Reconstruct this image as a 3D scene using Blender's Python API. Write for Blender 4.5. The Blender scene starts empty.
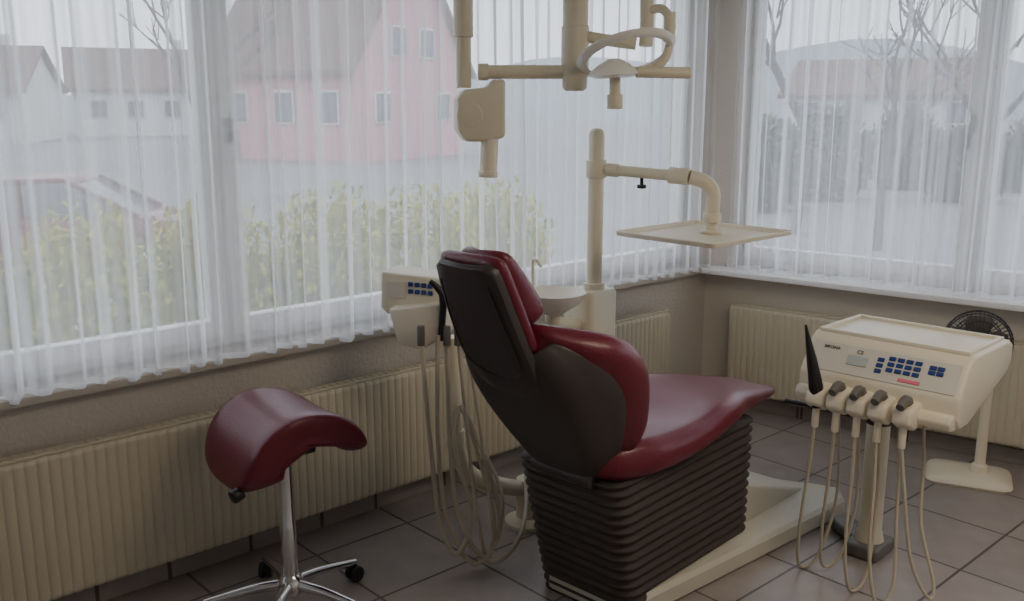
import bpy, bmesh, math, random
from mathutils import Vector, Matrix
random.seed(7)
SC=bpy.context.scene; COL=SC.collection
PI=math.pi
F=950.0; H=1.6; P=math.atan(200.5/F); CP=math.cos(P); SP=math.sin(P)
def ray(px,py):
    cx=(px-512)/F; cy=(300.5-py)/F
    return Vector((cx, CP+cy*SP, -SP+cy*CP))
def GZ(px,py,z):
    d=ray(px,py); t=(z-H)/d.z
    return Vector((d.x*t,d.y*t,z))
def GY(px,py,Y):
    d=ray(px,py); t=Y/d.y
    return Vector((d.x*t,Y,H+d.z*t))
# ---------------------------------------------------------------- materials
def nodes(name):
    m=bpy.data.materials.new(name); m.use_nodes=True
    nt=m.node_tree; nt.nodes.clear(); return m,nt,nt.nodes,nt.links
def mat(name,col,rough=.5,metal=0,var=.08,vscale=6,bump=0,bscale=80,coat=0,spec=.5,emit=None):
    m,nt,N,L=nodes(name)
    out=N.new('ShaderNodeOutputMaterial'); b=N.new('ShaderNodeBsdfPrincipled')
    L.new(b.outputs[0],out.inputs[0])
    tc=N.new('ShaderNodeTexCoord'); nz=N.new('ShaderNodeTexNoise'); nz.inputs['Scale'].default_value=vscale; nz.inputs['Detail'].default_value=3
    L.new(tc.outputs['Object'],nz.inputs['Vector'])
    mx=N.new('ShaderNodeMix'); mx.data_type='RGBA'
    mx.inputs[6].default_value=(*[c*(1-var) for c in col],1); mx.inputs[7].default_value=(*[min(1,c*(1+var)) for c in col],1)
    L.new(nz.outputs['Fac'],mx.inputs[0]); L.new(mx.outputs[2],b.inputs['Base Color'])
    b.inputs['Roughness'].default_value=rough; b.inputs['Metallic'].default_value=metal
    b.inputs['Coat Weight'].default_value=coat; b.inputs['Specular IOR Level'].default_value=spec
    if bump:
        n2=N.new('ShaderNodeTexNoise'); n2.inputs['Scale'].default_value=bscale; n2.inputs['Detail'].default_value=4
        L.new(tc.outputs['Object'],n2.inputs['Vector'])
        bp=N.new('ShaderNodeBump'); bp.inputs['Strength'].default_value=bump; bp.inputs['Distance'].default_value=.01
        L.new(n2.outputs['Fac'],bp.inputs['Height']); L.new(bp.outputs[0],b.inputs['Normal'])
    return m
MAROON=mat('maroon_leather',(.14,.008,.024),.36,var=.12,vscale=4,bump=.12,bscale=140,coat=.12)
SHELL=mat('dark_shell',(.045,.036,.035),.45,var=.1,bump=.05,bscale=200)
BELL=mat('bellows_rubber',(.055,.043,.036),.68,var=.12,spec=.35)
CREAM=mat('cream_plastic',(.70,.645,.50),.38,var=.05,vscale=3)
CREAM2=mat('ivory_plastic',(.76,.70,.56),.35,var=.04,vscale=3)
BASEM=mat('cream_base',(.54,.51,.42),.45,var=.08,vscale=4)
WHITE=mat('white_ceramic',(.85,.84,.78),.2,var=.02)
HOSE=mat('hose_rubber',(.5,.45,.35),.5,var=.06)
CHROME=mat('chrome',(.72,.72,.73),.16,metal=1,var=.03)
BLACK=mat('black_plastic',(.012,.012,.014),.4,var=.1)
GREY=mat('grey_metal',(.14,.13,.12),.45,var=.1)
HANDLE=mat('handle_metal',(.35,.35,.36),.4,var=.05)
BLUE=mat('blue_keys',(.02,.05,.22),.4,var=.05)
LCD=mat('display',(.45,.5,.5),.2,var=.05)
PANEL=mat('panel_print',(.64,.62,.55),.4,var=.03)
PINK=mat('pink_label',(.8,.18,.25),.5,var=.05)
RAD=mat('radiator_enamel',(.58,.53,.41),.42,var=.05,vscale=2)
WALL=mat('wall_plaster',(.56,.52,.47),.9,var=.06,vscale=2,bump=.6,bscale=60)
WALLR=mat('wall_paint',(.68,.63,.56),.85,var=.04,vscale=2,bump=.3,bscale=50)
CEIL=mat('ceiling_paint',(.7,.68,.65),.9,var=.03)
FRAME=mat('window_white',(.9,.9,.9),.4,var=.02)
SILL=mat('sill_stone',(.5,.47,.42),.5,var=.06,vscale=20)
def glass():
    m,nt,N,L=nodes('window_glass')
    out=N.new('ShaderNodeOutputMaterial'); a=N.new('ShaderNodeBsdfTransparent'); g=N.new('ShaderNodeBsdfGlossy'); g.inputs['Roughness'].default_value=.02
    nz=N.new('ShaderNodeTexNoise'); nz.inputs['Scale'].default_value=2
    mr=N.new('ShaderNodeMapRange'); mr.inputs['To Min'].default_value=.03; mr.inputs['To Max'].default_value=.06
    mx=N.new('ShaderNodeMixShader'); L.new(nz.outputs['Fac'],mr.inputs['Value']); L.new(mr.outputs[0],mx.inputs[0])
    L.new(a.outputs[0],mx.inputs[1]); L.new(g.outputs[0],mx.inputs[2]); L.new(mx.outputs[0],out.inputs[0]); return m
GLASS=glass()
def sheer(name,lo,hi,col,streak=.3):
    m,nt,N,L=nodes(name)
    out=N.new('ShaderNodeOutputMaterial'); tr=N.new('ShaderNodeBsdfTransparent')
    d=N.new('ShaderNodeBsdfDiffuse'); t=N.new('ShaderNodeBsdfTranslucent')
    d.inputs[0].default_value=(*col,1); t.inputs[0].default_value=(*col,1)
    m1=N.new('ShaderNodeMixShader'); m1.inputs[0].default_value=.66; L.new(d.outputs[0],m1.inputs[1]); L.new(t.outputs[0],m1.inputs[2])
    lw=N.new('ShaderNodeLayerWeight'); lw.inputs['Blend'].default_value=.5
    mr=N.new('ShaderNodeMapRange'); mr.inputs['To Min'].default_value=lo; mr.inputs['To Max'].default_value=hi; mr.inputs['From Max'].default_value=.75
    L.new(lw.outputs['Facing'],mr.inputs['Value'])
    tc=N.new('ShaderNodeTexCoord'); mp=N.new('ShaderNodeMapping'); mp.inputs['Scale'].default_value=(22,1,.8)
    nz=N.new('ShaderNodeTexNoise'); nz.inputs['Scale'].default_value=3; nz.inputs['Detail'].default_value=4
    L.new(tc.outputs['Object'],mp.inputs[0]); L.new(mp.outputs[0],nz.inputs['Vector'])
    ad=N.new('ShaderNodeMath'); ad.operation='MULTIPLY_ADD'; ad.inputs[1].default_value=streak; L.new(nz.outputs['Fac'],ad.inputs[0])
    sb=N.new('ShaderNodeMath'); sb.operation='SUBTRACT'; sb.inputs[1].default_value=streak/2; L.new(mr.outputs[0],sb.inputs[0]); L.new(sb.outputs[0],ad.inputs[2]); ad.use_clamp=True
    m2=N.new('ShaderNodeMixShader'); L.new(ad.outputs[0],m2.inputs[0]); L.new(tr.outputs[0],m2.inputs[1]); L.new(m1.outputs[0],m2.inputs[2])
    L.new(m2.outputs[0],out.inputs[0]); return m
SHEER=sheer('sheer_voile',.42,1.0,(.92,.93,.955),.38)
HEM=sheer('sheer_hem',.85,1.0,(.88,.89,.92))
def tiles():
    m,nt,N,L=nodes('floor_tiles')
    out=N.new('ShaderNodeOutputMaterial'); b=N.new('ShaderNodeBsdfPrincipled'); L.new(b.outputs[0],out.inputs[0])
    tc=N.new('ShaderNodeTexCoord'); mp=N.new('ShaderNodeMapping'); mp.inputs['Rotation'].default_value=(0,0,-math.radians(42.3))
    L.new(tc.outputs['Object'],mp.inputs[0])
    br=N.new('ShaderNodeTexBrick'); br.offset=0; br.inputs['Scale'].default_value=1
    br.inputs['Brick Width'].default_value=.4; br.inputs['Row Height'].default_value=.4
    br.inputs['Mortar Size'].default_value=.005; br.inputs['Mortar Smooth'].default_value=.1
    br.inputs['Color1'].default_value=(.29,.255,.238,1); br.inputs['Color2'].default_value=(.33,.29,.27,1); br.inputs['Mortar'].default_value=(.10,.08,.075,1)
    L.new(mp.outputs[0],br.inputs['Vector'])
    nz=N.new('ShaderNodeTexNoise'); nz.inputs['Scale'].default_value=9; nz.inputs['Detail'].default_value=6; L.new(tc.outputs['Object'],nz.inputs['Vector'])
    mr=N.new('ShaderNodeMapRange'); mr.inputs['To Min'].default_value=.8; mr.inputs['To Max'].default_value=1.2; L.new(nz.outputs['Fac'],mr.inputs['Value'])
    mu=N.new('ShaderNodeVectorMath'); mu.operation='MULTIPLY'; L.new(br.outputs['Color'],mu.inputs[0]); L.new(mr.outputs[0],mu.inputs[1])
    L.new(mu.outputs[0],b.inputs['Base Color']); b.inputs['Roughness'].default_value=.32
    bp=N.new('ShaderNodeBump'); bp.inputs['Strength'].default_value=.4; bp.inputs['Distance'].default_value=.003; bp.invert=True
    L.new(br.outputs['Fac'],bp.inputs['Height']); L.new(bp.outputs[0],b.inputs['Normal']); return m
TILES=tiles()
# ---------------------------------------------------------------- object helpers
MATX={}
def finish(me,ang):
    for p in me.polygons: p.use_smooth=True
    me.set_sharp_from_angle(angle=math.radians(ang))
def obj(name,bm,material,parent=None,world=False,ang=35,sub=0,solid=0,label=None):
    if world and parent is not None: bm.transform(MATX[parent.name].inverted())
    bmesh.ops.recalc_face_normals(bm,faces=bm.faces[:])
    me=bpy.data.meshes.new(name); bm.to_mesh(me); bm.free()
    o=bpy.data.objects.new(name,me); COL.objects.link(o); me.materials.append(material)
    finish(me,180 if sub else ang)
    if parent is not None: o.parent=parent; MATX[o.name]=MATX[parent.name]
    else: MATX[o.name]=Matrix.Identity(4)
    if solid:
        s=o.modifiers.new('solid','SOLIDIFY'); s.thickness=abs(solid); s.offset=1 if solid>0 else -1
    if sub:
        s=o.modifiers.new('sub','SUBSURF'); s.levels=sub; s.render_levels=sub
    if label: o['label']=label
    return o
def tag(o,label,cat,group=None,kind=None):
    o['label']=label; o['category']=cat
    if group: o['group']=group
    if kind: o['kind']=kind
    return o
def thing(name,label,cat,loc=(0,0,0),rz=0,group=None):
    o=bpy.data.objects.new(name,None); COL.objects.link(o); o.location=loc; o.rotation_euler=(0,0,rz); o.empty_display_size=.1
    MATX[o.name]=Matrix.Translation(Vector(loc))@Matrix.Rotation(rz,4,'Z')
    return tag(o,label,cat,group)
def struct(name,bm,m,parent=None,ang=35):
    o=obj(name,bm,m,parent,ang=ang)
    if parent is None: o['kind']='structure'
    return o
def place(o,loc,rz):
    o.location=loc; o.rotation_euler=(0,0,rz); MATX[o.name]=Matrix.Translation(Vector(loc))@Matrix.Rotation(rz,4,'Z'); return o
def dup(root,loc,rz,label=None,scale=None):
    r=root.copy(); COL.objects.link(r); r.location=loc; r.rotation_euler=(0,0,rz)
    if scale: r.scale=scale
    if label: r['label']=label
    for ch in list(root.children):
        c=ch.copy(); COL.objects.link(c); c.parent=r
        for g in list(ch.children):
            d=g.copy(); COL.objects.link(d); d.parent=c
    return r
# ---------------------------------------------------------------- shape helpers
def B(): return bmesh.new()
def join(dst,src):
    mp={}
    for v in src.verts: mp[v]=dst.verts.new(v.co)
    for f in src.faces:
        try: dst.faces.new([mp[v] for v in f.verts])
        except ValueError: pass
    src.free()
def rot(x=0,y=0,z=0):
    return Matrix.Rotation(z,4,'Z')@Matrix.Rotation(y,4,'Y')@Matrix.Rotation(x,4,'X')
def box(bm,c,s,bev=0,R=None,seg=3):
    t=B(); bmesh.ops.create_cube(t,size=1); t.transform(Matrix.Diagonal((*s,1)))
    if bev: bmesh.ops.bevel(t,geom=t.edges[:],offset=bev,segments=seg,affect='EDGES',profile=.5)
    if R is not None: t.transform(R)
    t.transform(Matrix.Translation(Vector(c))); join(bm,t)
def prism(bm,poly,y0,y1,bev=0,R=None,seg=3,T=None):
    t=B(); a=[t.verts.new((x,y0,z)) for x,z in poly]; b=[t.verts.new((x,y1,z)) for x,z in poly]; n=len(poly)
    t.faces.new(a); t.faces.new(b[::-1])
    for i in range(n): t.faces.new((a[i],b[i],b[(i+1)%n],a[(i+1)%n]))
    bmesh.ops.recalc_face_normals(t,faces=t.faces[:])
    if bev: bmesh.ops.bevel(t,geom=t.edges[:],offset=bev,segments=seg,affect='EDGES',profile=.5)
    if R is not None: t.transform(R)
    if T is not None: t.transform(Matrix.Translation(Vector(T)))
    join(bm,t)
def spline(pts,n=8):
    pts=[Vector(p) for p in pts]
    if len(pts)<3: return pts
    q=[pts[0]*2-pts[1]]+pts+[pts[-1]*2-pts[-2]]; out=[]
    for i in range(1,len(q)-2):
        p0,p1,p2,p3=q[i-1:i+3]
        for k in range(n):
            t=k/n; out.append(.5*((2*p1)+(p2-p0)*t+(2*p0-5*p1+4*p2-p3)*t*t+(3*p1-p0-3*p2+p3)*t**3))
    out.append(pts[-1]); return out
def tube(bm,pts,r,seg=14,n=8,smooth=True,cap=True):
    path=spline(pts,n) if smooth and len(pts)>2 else [Vector(p) for p in pts]
    m=len(path); rs=[r]*m if not isinstance(r,(list,tuple)) else [r[min(len(r)-1,int(i/(m-1)*(len(r)-1)+1e-6))]*(1-(i/(m-1)*(len(r)-1))%1)+r[min(len(r)-1,int(i/(m-1)*(len(r)-1)+1e-6)+1)]*((i/(m-1)*(len(r)-1))%1) for i in range(m)]
    T=[(path[min(i+1,m-1)]-path[max(i-1,0)]).normalized() for i in range(m)]
    u=T[0].orthogonal().normalized(); rings=[]
    for i in range(m):
        u=(u-T[i]*u.dot(T[i])).normalized(); w=T[i].cross(u)
        rings.append([bm.verts.new(path[i]+(u*math.cos(2*PI*k/seg)+w*math.sin(2*PI*k/seg))*rs[i]) for k in range(seg)])
    for a,b in zip(rings,rings[1:]):
        for k in range(seg): bm.faces.new((a[k],a[(k+1)%seg],b[(k+1)%seg],b[k]))
    if cap: bm.faces.new(rings[0][::-1]); bm.faces.new(rings[-1])
def lathe(bm,prof,seg=32,Mx=None):
    t=B(); rings=[]
    for r,z in prof:
        if r<1e-6: rings.append([t.verts.new((0,0,z))])
        else: rings.append([t.verts.new((r*math.cos(2*PI*k/seg),r*math.sin(2*PI*k/seg),z)) for k in range(seg)])
    for a,b in zip(rings,rings[1:]):
        for k in range(seg):
            k2=(k+1)%seg
            if len(a)==1 and len(b)==1: continue
            if len(a)==1: t.faces.new((a[0],b[k],b[k2]))
            elif len(b)==1: t.faces.new((a[k],a[k2],b[0]))
            else: t.faces.new((a[k],a[k2],b[k2],b[k]))
    if len(rings[0])>1 and prof[0]!=prof[-1]: t.faces.new(rings[0][::-1])
    if len(rings[-1])>1 and prof[0]!=prof[-1]: t.faces.new(rings[-1])
    if prof[0]==prof[-1]: bmesh.ops.remove_doubles(t,verts=t.verts[:],dist=1e-5)
    if Mx is not None: t.transform(Mx)
    join(bm,t)
def cyl(bm,p0,p1,r,seg=24,bev=.004):
    p0=Vector(p0); p1=Vector(p1); d=p1-p0; L=d.length
    Mx=Matrix.Translation(p0)@d.to_track_quat('Z','Y').to_matrix().to_4x4()
    b=min(bev,r*.5,L*.3)
    lathe(bm,[(r-b,0),(r-b*.3,b*.3),(r,b),(r,L-b),(r-b*.3,L-b*.3),(r-b,L)],seg,Mx)
def loft(bm,rings,cap=True):
    R=[[bm.verts.new(p) for p in r] for r in rings]; n=len(R[0])
    for a,b in zip(R,R[1:]):
        for k in range(n): bm.faces.new((a[k],a[(k+1)%n],b[(k+1)%n],b[k]))
    if cap: bm.faces.new(R[0][::-1]); bm.faces.new(R[-1])
def grid(bm,rows):
    R=[[bm.verts.new(p) for p in r] for r in rows]
    for a,b in zip(R,R[1:]):
        for k in range(len(a)-1): bm.faces.new((a[k],a[k+1],b[k+1],b[k]))
def rrect(hx,hy,r,z,n=5,cx=0,cy=0):
    out=[]
    for (sx,sy,a0) in ((1,1,0),(-1,1,90),(-1,-1,180),(1,-1,270)):
        for k in range(n):
            a=math.radians(a0+90*k/(n-1)); out.append(Vector((cx+sx*(hx-r)+r*math.cos(a),cy+sy*(hy-r)+r*math.sin(a),z)))
    return out
def lerp(x,tab):
    if x<=tab[0][0]: return tab[0][1]
    for (a,b),(c,d) in zip(tab,tab[1:]):
        if x<=c: 
            t=(x-a)/(c-a); t=t*t*(3-2*t)*.5+t*.5
            return b+(d-b)*t
    return tab[-1][1]
def crom(x,tab):
    n=len(tab)
    if x<=tab[0][0]: return tab[0][1]
    if x>=tab[-1][0]: return tab[-1][1]
    for i in range(n-1):
        if x<=tab[i+1][0]:
            x0,y0=tab[i]; x1,y1=tab[i+1]; h=x1-x0; t=(x-x0)/h
            m0=((y1-tab[i-1][1])/(x1-tab[i-1][0])) if i>0 else (y1-y0)/h
            m1=((tab[i+2][1]-y0)/(tab[i+2][0]-x0)) if i<n-2 else (y1-y0)/h
            return (2*t**3-3*t*t+1)*y0+(t**3-2*t*t+t)*h*m0+(-2*t**3+3*t*t)*y1+(t**3-t*t)*h*m1
# ---------------------------------------------------------------- camera
cam=bpy.data.cameras.new('camera'); co=bpy.data.objects.new('camera',cam); COL.objects.link(co)
cam.sensor_width=36; cam.lens=F/1024*36; cam.clip_end=500; co.location=(0,0,H); co.rotation_euler=(PI/2-P,0,0); SC.camera=co
# ---------------------------------------------------------------- room shell
CX,CY=1.035,5.0; C0=Vector((CX,CY,0))
aL=math.radians(42.3); dL=Vector((math.cos(aL),math.sin(aL),0)); nL=Vector((-math.sin(aL),math.cos(aL),0)) # outward
aR=math.radians(-37.9); dR=Vector((math.cos(aR),math.sin(aR),0)); nR=Vector((-math.sin(aR),math.cos(aR),0)) # outward
RZL=PI+aL; RZR=aR            # local x runs away from the corner; inward is +y on the left wall, -y on the right
ZS=.74; ZT=2.34; ZC=2.55
P1=C0-dL*6.5; P2=P1-nL*4.0; P4=C0+dR*5.0
fl=[C0+Vector((.2,.6,0)),P1-dL*.3+nL*.3,P2-dL*.3-nL*.3+Vector((0,-.5,0)),P4+Vector((.6,-.3,0))]
def slab(name,za,zb,m):
    bm=B(); vs=[bm.verts.new(p+Vector((0,0,za))) for p in fl]; vb=[bm.verts.new(p+Vector((0,0,zb))) for p in fl]
    bm.faces.new(vs); bm.faces.new(vb[::-1])
    for i in range(4): bm.faces.new((vs[i],vb[i],vb[(i+1)%4],vs[(i+1)%4]))
    struct(name,bm,m)
slab('floor',0,-.1,TILES); slab('ceiling',ZC,ZC+.1,CEIL)
def wall(name,rz,g,L,o0,o1,m):
    bm=B(); th=.2; y=-g*th/2
    def seg(x0,x1,z0,z1): box(bm,((x0+x1)/2,y,(z0+z1)/2),(x1-x0,th,z1-z0))
    seg(0,L,0,ZS); seg(0,L,ZT,ZC); seg(0,o0,ZS,ZT); seg(o1,L,ZS,ZT)
    o=struct(name,bm,m); place(o,C0,rz); return o
wall('wall_left',RZL,1,6.7,.10,6.3,WALL)
wall('wall_right',RZR,-1,5.2,.16,4.6,WALLR)
bm=B(); box(bm,(0,0,ZC/2),(.16,.16,ZC)); o=struct('wall_corner',bm,WALLR); place(o,C0+(nL+nR)*.1,math.radians(45))
def backwall(name,a,b):
    d=b-a; L=d.length; bm=B(); box(bm,(L/2,-.12,ZC/2),(L+.3,.2,ZC)); o=struct(name,bm,CEIL); place(o,a,math.atan2(d.y,d.x)); return o
backwall('wall_back',P2,P4); backwall('wall_near',P1,P2)
# windows
def window(idx,rz,g,x0,x1,handle):
    bm=B(); y=-g*.13; z0=ZS+.01; z1=ZT
    def fr(a,b,c,d,w,dep,yy,wb):
        box(bm,((a+b)/2,yy,c+wb/2),(b-a,dep,wb),.006,seg=2); box(bm,((a+b)/2,yy,d-w/2),(b-a,dep,w),.006,seg=2)
        box(bm,(a+w/2,yy,(c+d)/2),(w,dep-.004,d-c-2*w+.01),.006,seg=2); box(bm,(b-w/2,yy,(c+d)/2),(w,dep-.004,d-c-2*w+.01),.006,seg=2)
    fr(x0,x1,z0,z1,.026,.07,y,.05); fr(x0+.018,x1-.018,z0+.035,z1-.03,.045,.055,y+g*.035,.065)
    o=struct('window_%d'%idx,bm,FRAME); place(o,C0,rz)
    bm=B(); box(bm,((x0+x1)/2,y+g*.02,(z0+z1)/2),(x1-x0-.11,.006,z1-z0-.16)); obj('pane',bm,GLASS,o)
    hx=(x1-.042) if handle>0 else (x0+.042)
    bm=B(); hy=y+g*.072
    box(bm,(hx,hy,1.50),(.028,.02,.08),.004); tube(bm,[(hx,hy+g*.01,1.50),(hx,hy+g*.04,1.495),(hx,hy+g*.045,1.46),(hx,hy+g*.045,1.39)],.009,10); obj('handle',bm,HANDLE,o)
for i,(a,b,h) in enumerate([(.10,2.68,1),(2.68,4.0,1),(4.0,5.2,1),(5.2,6.3,1)]): window(i+1,RZL,1,a,b,h)
for i,(a,b,h) in enumerate([(.16,1.28,1),(1.28,2.4,1),(2.4,3.5,1),(3.5,4.6,1)]): window(i+5,RZR,-1,a,b,h)
# inner sills
bm=B(); box(bm,(3.2,-.02,ZS-.012),(6.3,.15,.03),.006); o=struct('trim_1',bm,SILL); place(o,C0,RZL)
bm=B(); box(bm,(2.45,-.03,ZS-.012),(4.9,.18,.03),.006); o=struct('trim_2',bm,FRAME); place(o,C0,RZR)
bm=B(); box(bm,(3.2,.008,.035),(6.4,.016,.07),.003); o=struct('baseboard_left',bm,TILES); place(o,C0,RZL)
bm=B(); box(bm,(2.45,-.008,.035),(4.9,.016,.07),.003); o=struct('baseboard_right',bm,TILES); place(o,C0,RZR)
# curtains
def curtain(rz,g,s0,s1,seed,label,zb,off,amp=.024,lam=.088):
    rnd=random.Random(seed); n=int((s1-s0)/.005); ph=rnd.random()*6; phs=[]; amps=[]; a=amp; la=lam; tgt=lam; ta=amp
    for i in range(n+1):
        if i%15==0: tgt=lam*rnd.uniform(.5,1.7); ta=amp*rnd.uniform(.4,1.4)
        la+=(tgt-la)*.14; a+=(ta-a)*.12; ph+=2*PI*.005/la; phs.append(ph); amps.append(a)
    sway=[rnd.uniform(-1,1) for _ in range(8)]
    zt=2.42; rows=[]; nz=16
    for j in range(nz+1):
        t=j/nz; row=[]
        for i in range(n+1):
            s=s0+(s1-s0)*i/n; A=amps[i]*(1.0-.25*t)
            sn=math.sin(phs[i]+.4*math.sin(t*3+sway[0]*3+s*1.3))
            y=off+A*(sn+.22*math.sin(2.3*phs[i]+1))+.006*math.sin(s*5+t*2+sway[1]*3)
            z=zb+(zt-zb)*t
            if j==0: z+=.005*math.sin(s*9+sway[2]*4)+.004*math.sin(phs[i]*.5)
            row.append(Vector((s+.006*math.sin(phs[i]*.5+t*2),g*y,z)))
        rows.append(row)
    th=thing('curtain',label,'curtain',C0,rz,'sheer window curtains')
    hem=[Vector((p.x,p.y,p.z+.022)) for p in rows[0]]
    bm=B(); grid(bm,[hem]+rows[1:]); obj('voile',bm,SHEER,th,ang=180)
    bm=B(); grid(bm,[rows[0],[q.copy() for q in hem]]); obj('hem',bm,HEM,th,ang=180)
curtain(RZL,1,.06,1.72,1,'white sheer curtain behind the tray arm, running up to the room corner',.735,.055)
curtain(RZL,1,1.70,3.0,2,'white sheer curtain behind the chair head and x-ray arm',.735,.055)
curtain(RZL,1,2.98,4.9,3,'white sheer curtain above the saddle stool, at the far left of the photo',.735,.055)
curtain(RZR,-1,.15,1.61,4,'white sheer curtain on the right wall behind the tray',.745,.05,amp=.02,lam=.09)
curtain(RZR,-1,1.59,3.4,5,'white sheer curtain on the right wall at the photo\'s right edge, above the fan',.745,.05,amp=.02,lam=.09)
for rz,g,x0,x1,w in ((RZL,1,.12,6.2,'long left window wall'),(RZR,-1,.14,4.6,'right window wall')):
    bm=B(); box(bm,((x0+x1)/2,g*.055,2.45),(x1-x0,.04,.04),.006); box(bm,((x0+x1)/2,g*.02,2.45),(x1-x0-.2,.06,.02),.003)
    o=obj('curtain_rail',bm,FRAME); place(o,C0,rz); tag(o,'white curtain rail above the '+w,'curtain rail')
# radiators
def radiator(rz,g,s0,s1,label):
    base=C0+Vector((math.cos(rz),math.sin(rz),0))*s0
    th=thing('radiator',label,'radiator',base,rz); z0,z1=.1,.565; pit=.033; yb,yf=.045,.105; s1-=s0; s0=0
    bm=B(); n=int((s1-s0)/pit); pr=[]
    for i in range(n):
        x=s0+i*pit
        for fx,fy in ((0,-.0055),(.12,-.0025),(.3,.0),(.7,.0),(.88,-.0025)): pr.append((x+fx*pit,yf+fy))
    pr.append((s0+n*pit,yf-.0055)); X1=s0+n*pit
    def row(z,dy): return [Vector((x,g*(y-dy),z)) for x,y in pr]
    grid(bm,[row(z0,.02),row(z0+.006,.004),row(z0+.02,0),row(z1-.02,0),row(z1-.006,.004),row(z1,.02)])
    box(bm,((s0+X1)/2,g*(yb+.02),(z0+z1)/2),(X1-s0,.04,z1-z0),.004)
    obj('panel',bm,RAD,th,ang=60)
    for e in (s0+.004,X1-.004):
        bm=B(); box(bm,(e,g*(yb+.026),(z0+z1)/2),(.014,.064,z1-z0+.006),.004); obj('side_cover',bm,RAD,th)
    bm=B(); box(bm,((s0+X1)/2,g*(yb+.024),z1+.003),(X1-s0,.05,.008),.002)
    for i in range(int((X1-s0)/.03)): box(bm,(s0+.02+i*.03,g*(yb+.024),z1+.006),(.012,.036,.007))
    obj('top_grille',bm,RAD,th)
    for e in (s0+.3,(s0+X1)/2,X1-.3):
        bm=B(); box(bm,(e,g*.026,.4),(.04,.05,.12),.003); obj('bracket',bm,RAD,th)
    bm=B(); tube(bm,[(s0-.0,g*.07,.13),(s0-.05,g*.07,.13),(s0-.055,g*.07,.1),(s0-.055,g*.07,.0)],.009,10); cyl(bm,(s0-.03,g*.07,.13),(s0-.03,g*.13,.13),.017); obj('valve',bm,WHITE,th)
radiator(RZL,1,.42,4.6,'long cream ribbed radiator under the left windows beside the saddle stool')
radiator(RZR,-1,.2,2.9,'cream ribbed radiator under the right window behind the fan')
# ---------------------------------------------------------------- dental chair
OA=Vector((.42,3.005,0)); AZ=math.radians(46)
U=Vector((math.cos(AZ),math.sin(AZ),0)); V=Vector((-math.sin(AZ),math.cos(AZ),0))
ch=thing('dental_chair','maroon leather dental treatment chair with dark back shell and ribbed bellows','dental chair',OA,AZ)
# base
bm=B()
BP=[(.88,.16),(.82,.22),(-.24,.18),(-.28,.14),(-.28,-.14),(-.20,-.20),(.95,-.31),(1.03,-.25)]
def base_ring(z,inset):
    c=Vector((.25,0)); return [Vector((x-inset*(1 if x>.25 else -1),y-inset*(1 if y>0 else -1),z)) for x,y in BP]
loft(bm,[base_ring(0,.012),base_ring(.015,0),base_ring(.065,.0),base_ring(.08,.012),base_ring(.10,.09)])
obj('base',bm,BASEM,ch,ang=25)
bm=B(); prism(bm,[(.34,.095),(.90,.095),(.84,.115),(.38,.27)],-.17,.13,.012); obj('base_cover',bm,BASEM,ch)
# bellows
bm=B(); rings=[]; nf=15; z0,z1=.0,.50; K=8
for i in range(nf*K+1):
    t=i/(nf*K); e=.0055*(math.cos(2*PI*i/K)); hx=.35+.05*t+e; hy=.19+.015*t+e
    r_=rrect(hx,hy,.06,0,7,cx=.08-.06*t)
    for p_ in r_: p_.z=z0+(z1-z0)*t+.03*t*p_.x
    rings.append(r_)
loft(bm,rings); obj('bellows',bm,BELL,ch,ang=180)
bm=B(); box(bm,(.02,0,.51),(.70,.34,.03),.01); box(bm,(.4,0,.51),(.3,.18,.03),.01); obj('seat_frame',bm,SHELL,ch)
# seat cushion
wt=[(-.40,.15),(-.34,.21),(-.2,.25),(0,.265),(.2,.25),(.4,.195),(.6,.145),(.70,.12),(.76,.085)]
zt=[(-.40,.57),(-.3,.61),(-.15,.602),(.05,.605),(.2,.622),(.35,.615),(.55,.572),(.76,.528)]
zb=[(-.40,.50),(-.3,.485),(-.1,.49),(.1,.515),(.3,.535),(.5,.525),(.76,.505)]
rings=[]
for i in range(29):
    x=-.40+1.16*i/28; w=lerp(x,wt); T=crom(x,zt); Bt=crom(x,zb); 
    e=max(0,1-min((x+.40)/.05,(.76-x)/.04)); e=min(1,e); mid=(T+Bt)/2; T=mid+(T-mid)*(1-.55*e*e); Bt=mid+(Bt-mid)*(1-.55*e*e); w*=1-.1*e*e
    h=T-Bt; dish=.03*max(0,1-abs(x)/.5)
    half=[(0,T-dish),(w*.35,T-dish*.85),(w*.65,T-dish*.3),(w*.85,T),(w*.96,T-h*.16),(w,T-h*.45),(w*.98,T-h*.75),(w*.88,Bt),(w*.5,Bt),(0,Bt)]
    ring=[Vector((x,y,z)) for y,z in half]+[Vector((x,-y,z)) for y,z in half[1:-1][::-1]]
    rings.append(ring)
bm=B(); loft(bm,rings); obj('seat',bm,MAROON,ch,sub=1)
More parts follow.
